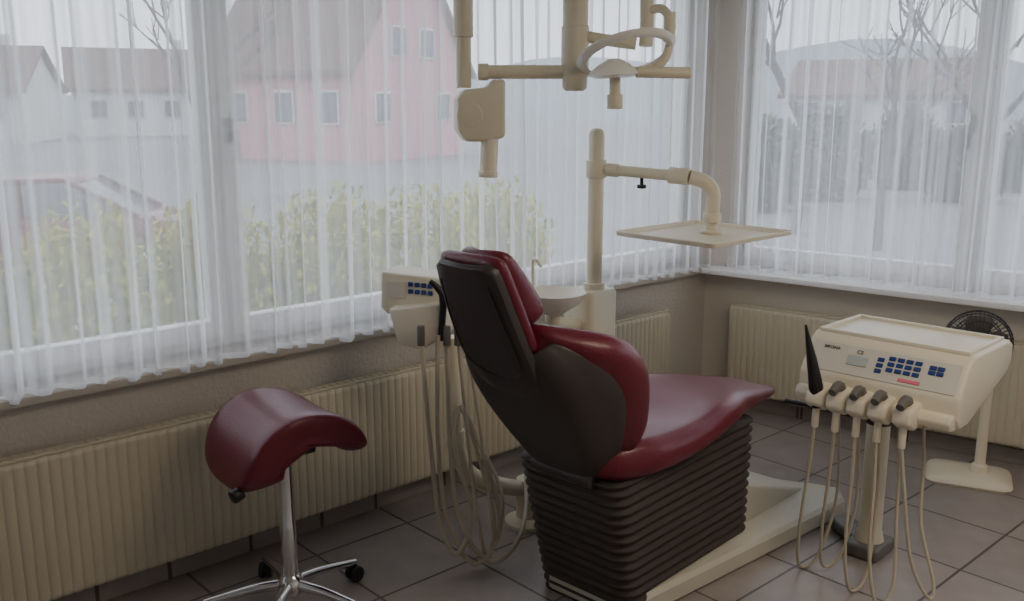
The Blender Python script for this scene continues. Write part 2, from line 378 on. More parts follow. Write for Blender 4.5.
# backrest
th_b=math.radians(30.5); bx,bz=-math.sin(th_b),math.cos(th_b); fx,fz=bz,-bx
def bp(l,f,v):
    f2=f-.030*math.sin(PI*min(1,max(0,l/.8)))
    return Vector((-.365+bx*l+fx*f2, v, .475+bz*l+fz*f2))
hwT=[(-.03,.08),(.03,.12),(.2,.17),(.36,.19),(.46,.178),(.52,.145),(.55,.11)]
fdT=[(-.03,.06),(.03,.12),(.15,.19),(.28,.23),(.39,.215),(.46,.175),(.52,.12),(.55,.08)]
rows=[]
for i in range(22):
    l=-.03+.57*i/21; hw=crom(l,hwT); fd=crom(l,fdT)*.72; ww=hw+.055*min(1,fd/.18)
    half=[(0,0),(hw*.4,.0),(hw*.8,.003),(hw*.95,.012),(hw+.012,.04),(hw+(ww-hw)*.6,.04+(fd-.04)*.4),(ww-.004,.04+(fd-.04)*.7),(ww,fd)]
    rows.append([bp(l,f,-v) for v,f in half[:0:-1]]+[bp(l,f,v) for v,f in half])
bm=B(); grid(bm,rows); sh=obj('back_shell',bm,SHELL,ch,sub=2,solid=.012)
rings=[]
for i in range(25):
    l=-.01+.590*i/24; lc=min(max(l,0),.55); hw=crom(lc,hwT)-.006; fd=crom(lc,fdT); 
    e=max(0,1-min((l+.01)/.05,(.58-l)/.045)); e=min(1,e); e=1-math.sqrt(max(0,1-e*e))
    ww=hw+.088*min(1,(fd+.03)/.2); fd2=fd+.015
    th_=.085
    out=[(0,.012),(hw*.6,.014),(hw*.95,.03),(hw+(ww-hw)*.45,.03+fd*.38),(ww-.006,fd*.72),(ww+.006,fd2*.9)]
    inn=[(ww-.010,fd2+.022),(ww-.04,fd2+.03),(ww-.08,fd2+.0),(hw*.72,th_+.035),(hw*.4,th_+.005),(0,th_)]
    half=out+inn; cf=(.012+th_)/2+.02
    half=[(v*(1-.15*e), cf+(f-cf)*(1-.6*e)) for v,f in half]
    rings.append([bp(l,f,v) for v,f in half]+[bp(l,f,-v) for v,f in half[1:-1][::-1]])
bm=B(); loft(bm,rings); obj('back_cushion',bm,MAROON,ch,sub=1)
# headrest: flat outer plate over the upper back (a thin dished tray with crisp edges)
bm=B(); rings=[]
hh=[(.395,.055),(.41,.10),(.45,.125),(.52,.133),(.62,.130),(.73,.122),(.805,.112),(.82,.102),(.825,.09)]
for i in range(29):
    l=.395+.43*i/28; w=lerp(l,hh); off=-.030+.012*abs((l-.61)/.2)**2*.5
    half=[(0,off),(w*.5,off+.001),(w*.9,off+.005),(w*.985,off+.012),(w,off+.02),(w,off+.034),(w-.008,off+.036),(w-.012,off+.026),(w*.5,off+.02),(0,off+.018)]
    rings.append([bp(l,f,v) for v,f in half]+[bp(l,f,-v) for v,f in half[1:-1][::-1]])
loft(bm,rings); obj('headrest_shell',bm,SHELL,ch,ang=40)
seamp=[bp(l,-.031+.012*abs((l-.61)/.2)**2*.5,lerp(l,hh)*.80*s) for l,s in ((.78,.97),(.66,1),(.53,1),(.48,.6),(.47,0),(.48,-.6),(.53,-1),(.66,-1),(.78,-.97))]
bm=B(); tube(bm,seamp,.0025,6); obj('seam',bm,BLACK,ch)
rings=[]
for i in range(15):
    l=.53+.307*i/14; w=.135-.016*(i/14); e=min(1,max(0,1-min((l-.53)/.04,(.837-l)/.03))); w*=1-.06*e*e
    f0=.0; f1=.048+.006*math.sin((l-.53)/.307*PI); m_=(f0+f1)/2; f0=m_+(f0-m_)*(1-.5*e*e); f1=m_+(f1-m_)*(1-.5*e*e)
    half=[(0,f0),(w*.6,f0),(w*.94,f0+.004),(w,(f0+f1)/2),(w*.95,f1-.006),(w*.6,f1-.002),(0,f1-.01)]
    rings.append([bp(l,f,v) for v,f in half]+[bp(l,f,-v) for v,f in half[1:-1][::-1]])
bm=B(); loft(bm,rings); obj('upper_cushion',bm,MAROON,ch,sub=1)
rings=[]
for i in range(9):
    k=i/8; l=.575+.245*k; w=.108-.02*k; e=min(1,max(0,1-min(k/.15,(1-k)/.15))); 
    f0=.045; f1=.145-.06*k+.006*math.sin(k*PI); m_=(f0+f1)/2; f0=m_+(f0-m_)*(1-.4*e*e); f1=m_+(f1-m_)*(1-.4*e*e); w*=1-.06*e*e
    half=[(0,f0),(w*.6,f0),(w*.95,f0+.006),(w,(f0+f1)/2),(w*.96,f1+.002),(w*.6,f1-.004),(0,f1-.015)]
    rings.append([bp(l,f,v) for v,f in half]+[bp(l,f,-v) for v,f in half[1:-1][::-1]])
bm=B(); loft(bm,rings); obj('headrest',bm,MAROON,ch,sub=1)
bm=B(); cyl(bm,bp(.02,-.0,-.12),bp(.02,-.0,.12),.026); box(bm,(-.30,0,.49),(.16,.2,.05),.012); obj('back_hinge',bm,SHELL,ch)
# ---------------------------------------------------------------- saddle stool
SL=GZ(291,588,.08); SL.z=0
st=thing('saddle_stool','maroon saddle stool on a chrome five-star base in front of the radiator','stool',SL,math.radians(40))
rings=[]; NB=19; NA=17
for j in range(NB):
    b=-1+2*j/(NB-1); ab=abs(b); e=max(0,(ab-.45)/.55); e=1-math.sqrt(max(0,1-min(1,e)**2))
    Ro=.195; zc=.695+.028*b*b-.03*e; y=math.sin(b*PI/2)*.19
    tl=math.radians(95)*(1-.24*ab**2.6); tr_=math.radians(88)*(1-.20*ab**2.6); thk=.115*(1-.62*e)
    outr=[];inn=[]
    for i in range(NA):
        a=-1+2*i/(NA-1); th=a*(tl if a<0 else tr_); k=(1+.12*a*a) if a<0 else (1-.58*a*a)
        dz=(.022*a*a if a<0 else .0)
        ro=Ro-.03*e+(.012*math.sin(PI*min(1,-a*1.0)) if a<0 else -.006*math.sin(PI*a)); outr.append(Vector((ro*1.09*math.sin(th)+.014,y*(1-.20*abs(a)**3),zc-Ro+ro*math.cos(th)-dz)))
        ri=max(.05,ro-thk*k); inn.append(Vector((ri*1.09*math.sin(th*.97)+.014,y*(.94-.20*abs(a)**3),zc-Ro+ri*math.cos(th*.97)-dz)))
    rings.append(outr+inn[::-1])
bm=B(); loft(bm,rings); obj('seat',bm,MAROON,st,sub=2)
bm=B(); box(bm,(0.01,0,.562),(.11,.18,.03),.008); cyl(bm,(0,0,.51),(0,0,.56),.028); obj('seat_plate',bm,BLACK,st)
k0=GY(238,494,2.57); k1=GY(250,486,2.60); k2=SL+Vector((0,0,.545))
bm=B(); tube(bm,[k2,k2.lerp(k1,.6),k1,k0],.007,10); cyl(bm,k0+(k1-k0)*.3,k0-(k1-k0)*.5,.021); obj('lever',bm,BLACK,st,world=True)
bm=B(); lathe(bm,[(.022,.09),(.026,.1),(.026,.3),(.024,.305),(.022,.50),(.017,.505),(.017,.55),(.0,.55)],24); obj('gas_lift',bm,CHROME,st)
bm=B(); lathe(bm,[(.0,.07),(.04,.072),(.045,.09),(.04,.115),(.028,.13),(.0,.132)],24)
for k in range(5):
    a=math.radians(50-40+72*k); c,s=math.cos(a),math.sin(a)
    tube(bm,[(c*.03,s*.03,.098),(c*.12,s*.12,.092),(c*.22,s*.22,.074),(c*.265,s*.265,.066)],[.02,.017,.014,.012],12)
obj('star_base',bm,CHROME,st)
for k in range(5):
    a=math.radians(50-40+72*k); c,s=math.cos(a),math.sin(a); bm=B(); p=Vector((c*.262,s*.262,0)); t=Vector((-s,c,0)); t=(t*math.cos(.5*k)+Vector((c,s,0))*math.sin(.5*k))
    cyl(bm,p+Vector((0,0,.05)),p+Vector((0,0,.068)),.008)
    for sg in (-1,1): cyl(bm,p+t*sg*.004+Vector((0,0,.027)),p+t*sg*.022+Vector((0,0,.027)),.027,20,.005)
    box(bm,p+Vector((0,0,.045)),(.03,.03,.014),.005)
    obj('caster',bm,BLACK,st)
# ---------------------------------------------------------------- cuspidor unit with tray arm
UL=Vector((.315,3.74,0))
un=thing('dental_unit','cream dental water unit with white spittoon bowl and tall post behind the chair','dental unit',UL,AZ)
bm=B(); loft(bm,[rrect(.10,.085,.03,0),rrect(.105,.09,.03,.02),rrect(.09,.075,.03,.2),rrect(.09,.075,.03,.845),rrect(.082,.068,.025,.86)]); obj('cabinet',bm,CREAM,un,ang=50)
pt=GY(597,128,3.75)
bm=B(); p=Vector((pt.x,3.75,0)); lathe(bm,[(.042,.84),(.042,.88),(.031,.885),(.031,pt.z-.03),(.027,pt.z-.012),(.017,pt.z-.003),(0,pt.z)],24,Matrix.Translation(p)); obj('post',bm,CREAM,un,world=True)
bc=GY(554,298,3.55)
bm=B(); lathe(bm,[(.0,-.065),(.035,-.062),(.055,-.048),(.10,-.018),(.122,.018),(.126,.024),(.120,.026),(.11,.015),(.08,-.018),(.03,-.04),(0,-.042)],32,Matrix.Translation(bc)); obj('bowl',bm,WHITE,un,world=True)
bm=B(); tube(bm,[bc+Vector((0,0,-.05)),bc+Vector((.0,.02,-.10)),bc+Vector((.07,.1,-.13)),Vector((.3,3.72,bc.z-.13))],.03,14); obj('bowl_support',bm,CREAM,un,world=True)
fa=GY(533,283,3.58); fb=GY(533,262,3.58)
bm=B(); tube(bm,[fa-Vector((0,0,.06)),fa,fb,fb+Vector((.01,-.03,.012)),fb+Vector((.03,-.05,-.01))],.006,10); obj('cup_filler',bm,CREAM,un,world=True)
# tray arm
a0=GY(600,169,3.75); e0=GY(690,177,3.55); e1=GY(713,190,3.53); e2=GY(712,222,3.53)
bm=B(); cyl(bm,(p.x,p.y,a0.z-.035),(p.x,p.y,a0.z+.035),.04)
tube(bm,[a0,e0],.021,18); cyl(bm,a0.lerp(e0,.08),a0.lerp(e0,.22),.026); cyl(bm,a0.lerp(e0,.78),a0.lerp(e0,1),.031)
obj('tray_arm',bm,CREAM,un,world=True)
bm=B(); tube(bm,[e0,e0.lerp(e1,.6)+Vector((0,0,.012)),Vector((e1.x,e1.y,e1.z-.01)),Vector((e1.x,e1.y,e2.z+.03)),],.027,18); cyl(bm,(e1.x,e1.y,e2.z+.0),(e1.x,e1.y,e2.z+.035),.034); obj('elbow',bm,CREAM,un,world=True)
kk=a0.lerp(e0,.48); bm=B(); cyl(bm,kk-Vector((0,0,.05)),kk,.007); cyl(bm,kk-Vector((0,0,.06)),kk-Vector((0,0,.045)),.018); obj('lock_knob',bm,BLACK,un,world=True)
tc=GY(704,234,3.5)
bm=B(); R_=Matrix.Rotation(math.radians(43),4,'Z')
t=B(); hx,hy=.25,.225
loft(t,[rrect(hx-.02,hy-.02,.015,-.008),rrect(hx-.003,hy-.003,.018,-.003),rrect(hx,hy,.02,.010),rrect(hx-.003,hy-.003,.018,.013),rrect(hx-.010,hy-.010,.015,.010),rrect(hx-.014,hy-.014,.012,-.001),rrect(hx-.03,hy-.03,.01,-.002)])
t.transform(Matrix.Translation(tc)@R_); join(bm,t); obj('tray',bm,CREAM2,un,world=True,ang=30)
bm=B(); cyl(bm,(e1.x,e1.y,tc.z),(e1.x,e1.y,e2.z+.01),.02); cyl(bm,(e1.x,e1.y,tc.z-.002),(e1.x,e1.y,tc.z+.012),.04); obj('tray_mount',bm,CREAM,un,world=True)
# ---------------------------------------------------------------- assistant element on its pipe
AL=GY(452,470,3.25); AL.z=0
an=thing('assistant_unit','ivory assistant console with suction hoses on a curved cream pipe left of the chair','dental console',AL,0)
q=GY(452,345,3.25); r0=GY(455,440,3.25); r1=GY(468,472,3.28); r2=GY(495,484,3.33); r3=GY(528,490,3.42)
bm=B(); tube(bm,[q+Vector((0,0,.03)),q.lerp(r0,.5),r0,r1,r2,r3],.031,20); cyl(bm,r0-Vector((0,0,.02)),r0+Vector((0,0,.04)),.036); obj('support_pipe',bm,CREAM,an,world=True)
bm=B(); cyl(bm,(r3.x,r3.y,0),(r3.x,r3.y,r3.z+.05),.045); lathe(bm,[(.09,0),(.09,.015),(.05,.03),(0,.03)],28,Matrix.Translation((r3.x,r3.y,0))); obj('foot_column',bm,CREAM,an,world=True)
cA=GY(411,297,3.2); Rz=Matrix.Rotation(math.radians(-14),4,'Z')@Matrix.Diagonal((1.08,1.1,1.12,1))
bm=B(); t=B(); prism(t,[(-.10,.075),(.10,.06),(.115,.0),(.06,-.03),(-.08,-.06),(-.105,-.04)],-.0,.14,.008)
t.transform(Matrix.Translation(cA)@Rz); join(bm,t); obj('console',bm,CREAM2,an,world=True)
bm=B(); t=B(); prism(t,[(-.06,-.03),(.11,-.005),(.12,-.11),(.05,-.155),(-.03,-.14)],-.05,.07,.01); t.transform(Matrix.Translation(cA)@Rz); join(bm,t); obj('holder_block',bm,CREAM2,an,world=True)
for ix in range(4):
    for iz in range(2):
        bm=B(); t=B(); box(t,(.0+ix*.022,-.002,.04-iz*.022-ix*.001),(.016,.006,.014),.002); t.transform(Matrix.Translation(cA)@Rz); join(bm,t); obj('button',bm,BLUE,an,world=True)
bm=B(); t=B(); box(t,(-.05,-.001,.02),(.06,.005,.05),.001); t.transform(Matrix.Translation(cA)@Rz); join(bm,t); obj('print_label',bm,PANEL,an,world=True)
s0=GY(430,281,3.1); s1=GY(443,300,3.1); s2=GY(441,340,3.12)
bm=B(); tube(bm,[s0,s0.lerp(s1,.5)+Vector((.006,0,.006)),s1,s2],[.008,.012,.013,.011],12); obj('suction_handpiece',bm,BLACK,an,world=True)
for k,(x0,x1,yb_,x2) in enumerate([(421,432,548,470),(438,440,562,498),(447,452,566,520),(458,470,556,492),(466,484,530,500)]):
    a=GY(x0,335,3.1+.01*k); b=GY(x1-2,440,3.08+.02*k); c=GY(x1+8,min(yb_,520),3.06); d=GY((x1+x2)/2+6,yb_+(6 if yb_<560 else 2),3.02+.02*k); e=GY(x2+2,yb_-35,3.1); f=GY(x2-14,455,3.18); g=GY(459+k,405,3.2)
    for v in (c,d,e): v.z=max(v.z,.02)
    bm=B(); tube(bm,[a,b,c,d,e] + ([f,g] if k!=2 else [GY(527,470,3.36)]),.0085 if k<3 else .007,10); obj('hose',bm,HOSE,an,world=True)
for k,x0 in enumerate((421,447,458,466)):
    a=GY(x0,340,3.1+.01*k); bm=B(); cyl(bm,a-Vector((0,0,.02)),a+Vector((0,0,.05)),.013); obj('hose_connector',bm,GREY,an,world=True)
# ---------------------------------------------------------------- delivery cart
DL=Vector((1.29,3.18,0))
de=thing('delivery_unit','ivory instrument console with blue keys and hanging hoses on a cream post','dental console',DL,AZ)
bm=B(); lathe(bm,[(.05,.05),(.044,.08),(.04,.09),(.04,.62),(0,.62)],24); obj('post',bm,CREAM,de)
bm=B(); t=B()
fr=(OA+U*.85-V*.335)-DL; fr=Vector((fr.dot(U),fr.dot(V),0))
box(bm,(0,0,.025),(.17,.13,.05),.014)
d_=fr; L_=d_.length; box(t,(L_/2,0,.028),(L_,.09,.045),.012); t.transform(Matrix.Rotation(math.atan2(d_.y,d_.x),4,'Z')); join(bm,t)
obj('foot_bracket',bm,GREY,de)
ka=GY(786,401,3.42)-DL; ka=Vector((ka.dot(U),ka.dot(V),ka.z))
bm=B(); tube(bm,[ka,(0,0,.50)],.011,10,smooth=False); cyl(bm,(0,0,.488),(0,0,.512),.045); obj('link_arm',bm,SHELL,de)
# console: local x = depth away from the patient, y = width; centre
dc=Vector((1.36,3.145,0))-DL; dc=Vector((dc.dot(U),dc.dot(V),0)); W2=.265
HX=dc.x-.19; HY=dc.y
prof=[(0.0,.805),(.03,.822),(.36,.815),(.40,.795),(.40,.735),(.36,.70),(.02,.60),(-.055,.60),(-.08,.635),(-.075,.70)]
bm=B(); prism(bm,[(HX+x,z) for x,z in prof],HY-W2,HY+W2,.011,seg=3); hs=obj('housing',bm,CREAM2,de,ang=40)
bm=B()
for (x0,x1,y0,y1) in ((.025,.04,-.25,.25),(.33,.345,-.25,.25),(.04,.33,-.25,-.235),(.04,.33,.235,.25)):
    xm=(x0+x1)/2; box(bm,(HX+xm,HY+(y0+y1)/2,.822-.021*xm+.004),(x1-x0,y1-y0,.014),.003,R=Matrix.Rotation(.021,4,'Y'),seg=2)
obj('top_rim',bm,CREAM2,de)
bm=B(); prism(bm,[(HX+x,z) for x,z in [(-.06,.655),(-.10,.65),(-.112,.63),(-.105,.605),(-.05,.598)]],HY-W2+.01,HY+W2-.005,.006); obj('front_lip',bm,CREAM2,de)
# sloped control panel between (-.075,.70) and (0,.805)
ps=Vector((-.075,0,.70)); pe=Vector((0.0,0,.805)); pd=(pe-ps).normalized(); pn=Vector((-pd.z,0,pd.x)); pc=(ps+pe)/2
def panel_box(bm,y,u,w,h,th=.004,lift=.002,bev=.0015):
    t=B(); box(t,(0,0,0),(th,w,h),bev,seg=1)
    ang=math.atan2(pd.x,pd.z); t.transform(Matrix.Rotation(ang,4,'Y'))
    c=Vector((HX,HY,0))+pc+pd*u+pn*(lift); t.transform(Matrix.Translation(c+Vector((0,y,0)))); join(bm,t)
bm=B(); panel_box(bm,-.0,0,.49,.105,.004,.001); obj('control_panel',bm,PANEL,de)
for (y,u) in [(yy,uu) for yy in (-.03,-.058,-.086,-.114) for uu in (.03,.01,-.01)]+[(.005,.02),(.005,0),(.005,-.02),(-.16,.025),(-.16,.008),(-.185,.025),(-.185,.008)]:
    bm=B(); panel_box(bm,y,u,.022,.014,.005,.005); obj('key',bm,BLUE,de)
bm=B(); panel_box(bm,.08,.0,.07,.035,.004,.004); obj('display',bm,LCD,de)
bm=B(); panel_box(bm,-.10,-.036,.07,.012,.004,.004); obj('warning_label',bm,PINK,de)
def text(body,size,y,u,parent,m):
    cu=bpy.data.curves.new('text','FONT'); cu.body=body; cu.size=size; cu.extrude=.0006; to=bpy.data.objects.new('tmp',cu); COL.objects.link(to)
    dg=bpy.context.evaluated_depsgraph_get(); me=bpy.data.meshes.new_from_object(to.evaluated_get(dg)); bpy.data.objects.remove(to)
    bm=B(); bm.from_mesh(me)
    X=Vector((0,-1,0)); Y=pd; Z=pn
    Mx=Matrix(((X.x,Y.x,Z.x,0),(X.y,Y.y,Z.y,0),(X.z,Y.z,Z.z,0),(0,0,0,1)))
    bm.transform(Matrix.Translation(Vector((HX,HY+y,0))+pc+pd*u+pn*.0045)@Mx); return obj('lettering',bm,m,parent)
text('SIRONA',.016,.205,.028,de,BLACK); text('C2',.018,.09,.026,de,BLACK)
# instrument holders, handpieces and hoses
hy=[.165,.095,.025,-.045,-.125]
for k,y in enumerate(hy):
    bm=B(); yy=HY+y
    prism(bm,[(HX-.06,.670),(HX-.11,.676),(HX-.160,.656),(HX-.170,.615),(HX-.12,.586),(HX-.06,.596)],yy-.031,yy+.031,.013,seg=4); obj('instrument_holder',bm,CREAM2,de)
    bm=B()
    if k==0:
        tube(bm,[(HX-.14,yy-.005,.60),(HX-.14,yy+.005,.67),(HX-.142,yy+.025,.76),(HX-.15,yy+.05,.875)],[.019,.024,.017,.004],14)
    else:
        tube(bm,[(HX-.09,yy,.658),(HX-.135,yy,.686),(HX-.178,yy,.672)],[.012,.018,.013],12)
        cyl(bm,(HX-.12,yy,.655),(HX-.12,yy,.694),.014)
    obj('handpiece',bm,BLACK if k==0 else GREY,de)
    bm=B(); cyl(bm,(HX-.14,yy,.53),(HX-.135,yy,.605),.012); obj('hose_collar',bm,CREAM2,de)
    lo=[.015,.03,.015,.015,.05][k]; sp=[.04,.04,-.02,-.06,-.10][k]; dx=[0,.03,-.04,-.08,.02][k]
    bm=B(); tube(bm,[(HX-.14,yy,.54),(HX-.142+dx*.2,yy+sp*.2,.40),(HX-.150+dx*.7,yy+sp*.6,.17),(HX-.13+dx,yy+sp-.015,lo),(HX-.07+dx*.5,yy+sp*.7-.04,lo+.03),(HX-.02,yy-.04,.25),(HX+.01,yy-.02,.45),(HX+.02,yy,.62)],.0055,10); obj('hose',bm,HOSE,de)
# ---------------------------------------------------------------- x-ray unit on ceiling column
XY=3.4; xc=GY(575,60,XY)
xr=thing('xray_unit','cream x-ray head hanging from a jointed arm on the thick ceiling column','x-ray unit',(xc.x,XY,ZC),0)
zb1=GY(575,91,XY).z; zb2=GY(575,36,XY).z
bm=B(); T=Matrix.Translation((xc.x,XY,0))
lathe(bm,[(.0,zb1),(.03,zb1),(.041,zb1+.008),(.044,zb1+.02),(.044,zb2-.14),(.048,zb2-.13),(.048,zb2+.03),(.044,zb2+.035),(.044,zb2+.12),(.05,zb2+.13),(.05,ZC-.03),(.12,ZC-.02),(.12,ZC)],28,T); obj('ceiling_column',bm,CREAM,xr,world=True)
xa=GY(566,72,XY); xb=GY(478,72,XY-.02)
bm=B(); tube(bm,[xa,xb],.024,18); cyl(bm,xb,xb.lerp(xa,.12),.029); obj('arm',bm,CREAM,xr,world=True)
v0=GY(464,88,XY-.02); v1=GY(464,38,XY-.02); 
bm=B(); lathe(bm,[(0,v0.z),(.024,v0.z),(.026,v0.z+.01),(.026,v1.z),(.034,v1.z+.004),(.034,2.16),(.028,2.19),(0,2.2)],24,Matrix.Translation((v0.x,v0.y,0))); obj('vertical_tube',bm,CREAM,xr,world=True)
bm=B(); cyl(bm,(v0.x,v0.y,2.14),(xc.x,XY,2.14),.03); obj('upper_arm',bm,CREAM,xr,world=True)
hc=GY(479,112,XY-.04)
bm=B(); t=B(); prism(t,[(-.083,.05),(-.055,.075),(.03,.085),(.045,.11),(.085,.11),(.085,-.085),(.03,-.10),(-.055,-.10),(-.083,-.06)],-.06,.06,.014,seg=4)
t.transform(Matrix.Translation(hc)@Matrix.Rotation(math.radians(10),4,'Z')); join(bm,t)
obj('tube_head',bm,CREAM,xr,world=True)
bm=B(); cyl(bm,hc+Vector((-.03,-.070,-.01)),hc+Vector((-.03,-.05,-.01)),.045,32,.008); obj('head_cap',bm,CREAM,xr,world=True)
c0=GY(490,136,XY-.06); c1=GY(488,176,XY-.08)
bm=B(); tube(bm,[c0+Vector((0,0,.03)),c0,c1],.031,24,smooth=False); cyl(bm,c1-Vector((0,0,.004)),c1+Vector((0,0,.02)),.034); obj('beam_cone',bm,CREAM2,xr,world=True)
# ---------------------------------------------------------------- operating lamp
LY=3.32; lc=GY(614,66,LY)
la=thing('operating_lamp','cream dental operating lamp with open oval ring and side handle beside the ceiling column','lamp',(lc.x,LY,2.2),0)
bm=B(); tube(bm,[GY(588,37,XY-.01),GY(606,40,LY+.06),GY(636,44,LY+.05)],.020,16); obj('lamp_arm',bm,CREAM,la,world=True)
bm=B(); tt=GY(647,-30,LY+.06); tube(bm,[Vector((xc.x+.04,XY,2.06)),Vector((xc.x+.12,XY,2.06)),Vector((tt.x-.01,tt.y,2.03)),tt,GY(647,18,LY+.06),GY(646,46,LY+.05)],.024,18); obj('spring_arm',bm,CREAM,la,world=True)
bm=B(); tube(bm,[GY(650,10,LY+.05),GY(662,9,LY+.03),GY(670,20,LY),GY(670,42,LY-.01),GY(664,60,LY-.02),GY(650,71,LY-.02)],.015,16); cyl(bm,GY(670,12,LY),GY(670,30,LY),.02); obj('yoke',bm,CREAM,la,world=True)
bm=B(); lathe(bm,[(.136,-.008),(.150,-.012),(.162,-.008),(.171,.004),(.166,.010),(.154,.002),(.144,-.001),(.136,-.008)],56,Matrix.Translation(GY(626,54,LY-.01))@rot(x=math.radians(-21),y=math.radians(-12))); obj('guard_ring',bm,WHITE,la,world=True)
bm=B(); 
lathe(bm,[(0,.045),(.022,.043),(.05,.028),(.085,.0),(.09,-.010),(.06,-.02),(0,-.02)],32,Matrix.Translation(GY(614,72,LY-.02))@rot(y=math.radians(-3))); obj('lamp_housing',bm,WHITE,la,world=True)
bm=B(); tube(bm,[GY(625,70,LY-.02),GY(640,70,LY-.02),GY(652,66,LY-.02)],.012,10); obj('ring_bracket',bm,CREAM2,la,world=True)
sp0=GY(615,76,LY-.02); sp1=GY(615,109,LY-.02)
bm=B(); cyl(bm,sp1,sp1.lerp(sp0,.45),.027); cyl(bm,sp1.lerp(sp0,.4),sp0,.019); obj('bulb_shield',bm,CREAM,la,world=True)
bm=B(); cyl(bm,GY(636,72,LY-.05),GY(690,73,LY-.02),.019); obj('handle',bm,CREAM,la,world=True)
# ---------------------------------------------------------------- pedestal fan
FL=GZ(968,478,0); FL.z=0
fn=thing('pedestal_fan','small black-caged pedestal fan with ivory base near the right radiator','fan',FL,math.radians(-25))
bm=B(); loft(bm,[rrect(.165,.13,.05,0),rrect(.17,.135,.05,.012),rrect(.16,.125,.05,.026),rrect(.10,.07,.03,.034)]); obj('base',bm,CREAM2,fn,ang=50)
bm=B(); lathe(bm,[(.04,.03),(.034,.06),(.022,.07),(.02,.53),(0,.53)],20,Matrix.Translation((.04,.02,0))); obj('pole',bm,CREAM2,fn)
FH=.62; fc=Vector((-.02,-.06,FH))
FG=mat('fan_grey',(.05,.05,.052),.4)
bm=B(); cyl(bm,(-.02,.03,FH),(-.02,.10,FH),.05,24,.015); box(bm,(.015,.02,FH-.08),(.07,.06,.09),.01); cyl(bm,(-.02,-.05,FH),(-.02,.04,FH),.012); obj('motor',bm,FG,fn)
bm=B()
Rf=Matrix.Translation(fc)@Matrix.Rotation(PI/2,4,'X')
for rr_,dz in ((.13,0),(.124,.026),(.124,-.026),(.095,.038),(.095,-.038),(.06,.043),(.06,-.043)):
    pts=[Rf@Vector((rr_*math.cos(2*PI*k/32),rr_*math.sin(2*PI*k/32),dz)) for k in range(33)]; tube(bm,pts,.003 if rr_<.125 else .0045,6,smooth=False,cap=False)
for k in range(44):
    a=2*PI*k/44
    tube(bm,[Rf@Vector((r*math.cos(a),r*math.sin(a),z)) for r,z in ((.03,.047),(.06,.043),(.095,.038),(.124,.026),(.13,0),(.124,-.026),(.095,-.038),(.06,-.043),(.03,-.047))],.0016,4,smooth=False)
cyl(bm,Rf@Vector((0,0,.043)),Rf@Vector((0,0,.052)),.035)
obj('cage',bm,FG,fn)
for k in range(4):
    bm=B(); rows=[]
    for i in range(6):
        r=.02+.09*i/5; w=.02+.035*math.sin(i/5*PI*.8); a=2*PI*k/4
        rows.append([Rf@(Matrix.Rotation(a,4,'Z')@Vector((r,s*w,s*.018))) for s in (-1,-.4,.4,1)])
    grid(bm,rows); obj('blade',bm,GREY,fn,solid=.002)
# ---------------------------------------------------------------- outside world
ZG=-.9
GROUND=mat('outdoor_ground',(.25,.26,.26),.9,var=.25,vscale=.5)
bm=B(); box(bm,(0,60,ZG-.1),(300,300,.2)); g_=struct('ground_outside',bm,GROUND)
LEAF=mat('hedge_leaves',(.42,.43,.02),.7,var=.45,vscale=9)
LEAF2=mat('dark_leaves',(.14,.16,.14),.8,var=.4,vscale=5)
BARK=mat('bark',(.13,.11,.10),.9,var=.3,vscale=10)
HPINK=mat('house_pink',(.62,.33,.36),.9,var=.04); HWHITE=mat('house_white',(.66,.66,.66),.9,var=.04); ROOF=mat('roof_tiles',(.18,.12,.11),.85,var=.3,vscale=4)
WIN=mat('house_window',(.15,.16,.19),.2,var=.1); CARRED=mat('car_paint',(.15,.015,.025),.35,coat=.2,var=.03); HILL=mat('hill_wood',(.28,.32,.35),1,var=.2,vscale=.05)
def leafblob(rx,ry,h,n,rnd,size,pw=4,kk=.55):
    bm=B()
    for _ in range(n):
        a=rnd.uniform(0,2*PI); z=rnd.random(); k=(1-(abs(2*z-.9))**pw*kk); r=rnd.random()**.35
        p=Vector((rx*r*k*math.cos(a),ry*r*k*math.sin(a),h*(.04+.96*z)*rnd.uniform(.82,1.06)))
        s=size*rnd.uniform(.6,1.3); q=Matrix.Rotation(rnd.uniform(0,6.3),4,'Z')@Matrix.Rotation(rnd.uniform(-1.4,1.4),4,'X')
        vs=[bm.verts.new(p+q@Vector(c)) for c in ((-s*.4,0,0),(0,-s*.3,s*.8),(s*.4,0,0),(0,s*.3,-s*.8))]; bm.faces.new(vs)
    return bm
def stems(h,rnd,n=6,r=.015,sp=.3):
    bm=B()
    for k in range(n):
        a=rnd.uniform(0,6.3); tube(bm,[(0,0,0),(math.cos(a)*sp*.4,math.sin(a)*sp*.4,h*.4),(math.cos(a)*sp,math.sin(a)*sp,h*.85)],[r,r*.7,r*.3],5,4)
    return bm
rnd=random.Random(3)
sh0=[]
for v in range(2):
    s=thing('hedge_shrub','x','shrub',(0,0,0),0,'yellow-green shrubs in the hedge outside the left windows')
    obj('foliage',leafblob(.50,.46,1.8,8500,rnd,.04,6,.35),LEAF,s); obj('stem',stems(1.8,rnd,9,.012,.3),BARK,s); sh0.append(s)
HL='yellow-green leafy hedge shrub outside the left windows, seen through the sheer curtain'
for i in range(12):
    sx=-.9+.80*i; pos=C0-dL*sx+nL*(2.7+rnd.uniform(-.1,.1)); pos.z=ZG
    if i<2: sh0[i].location=pos; sh0[i]['label']=HL
    else: dup(sh0[i%2],pos,rnd.uniform(0,6),HL,(1,1,rnd.uniform(.94,1.05)))
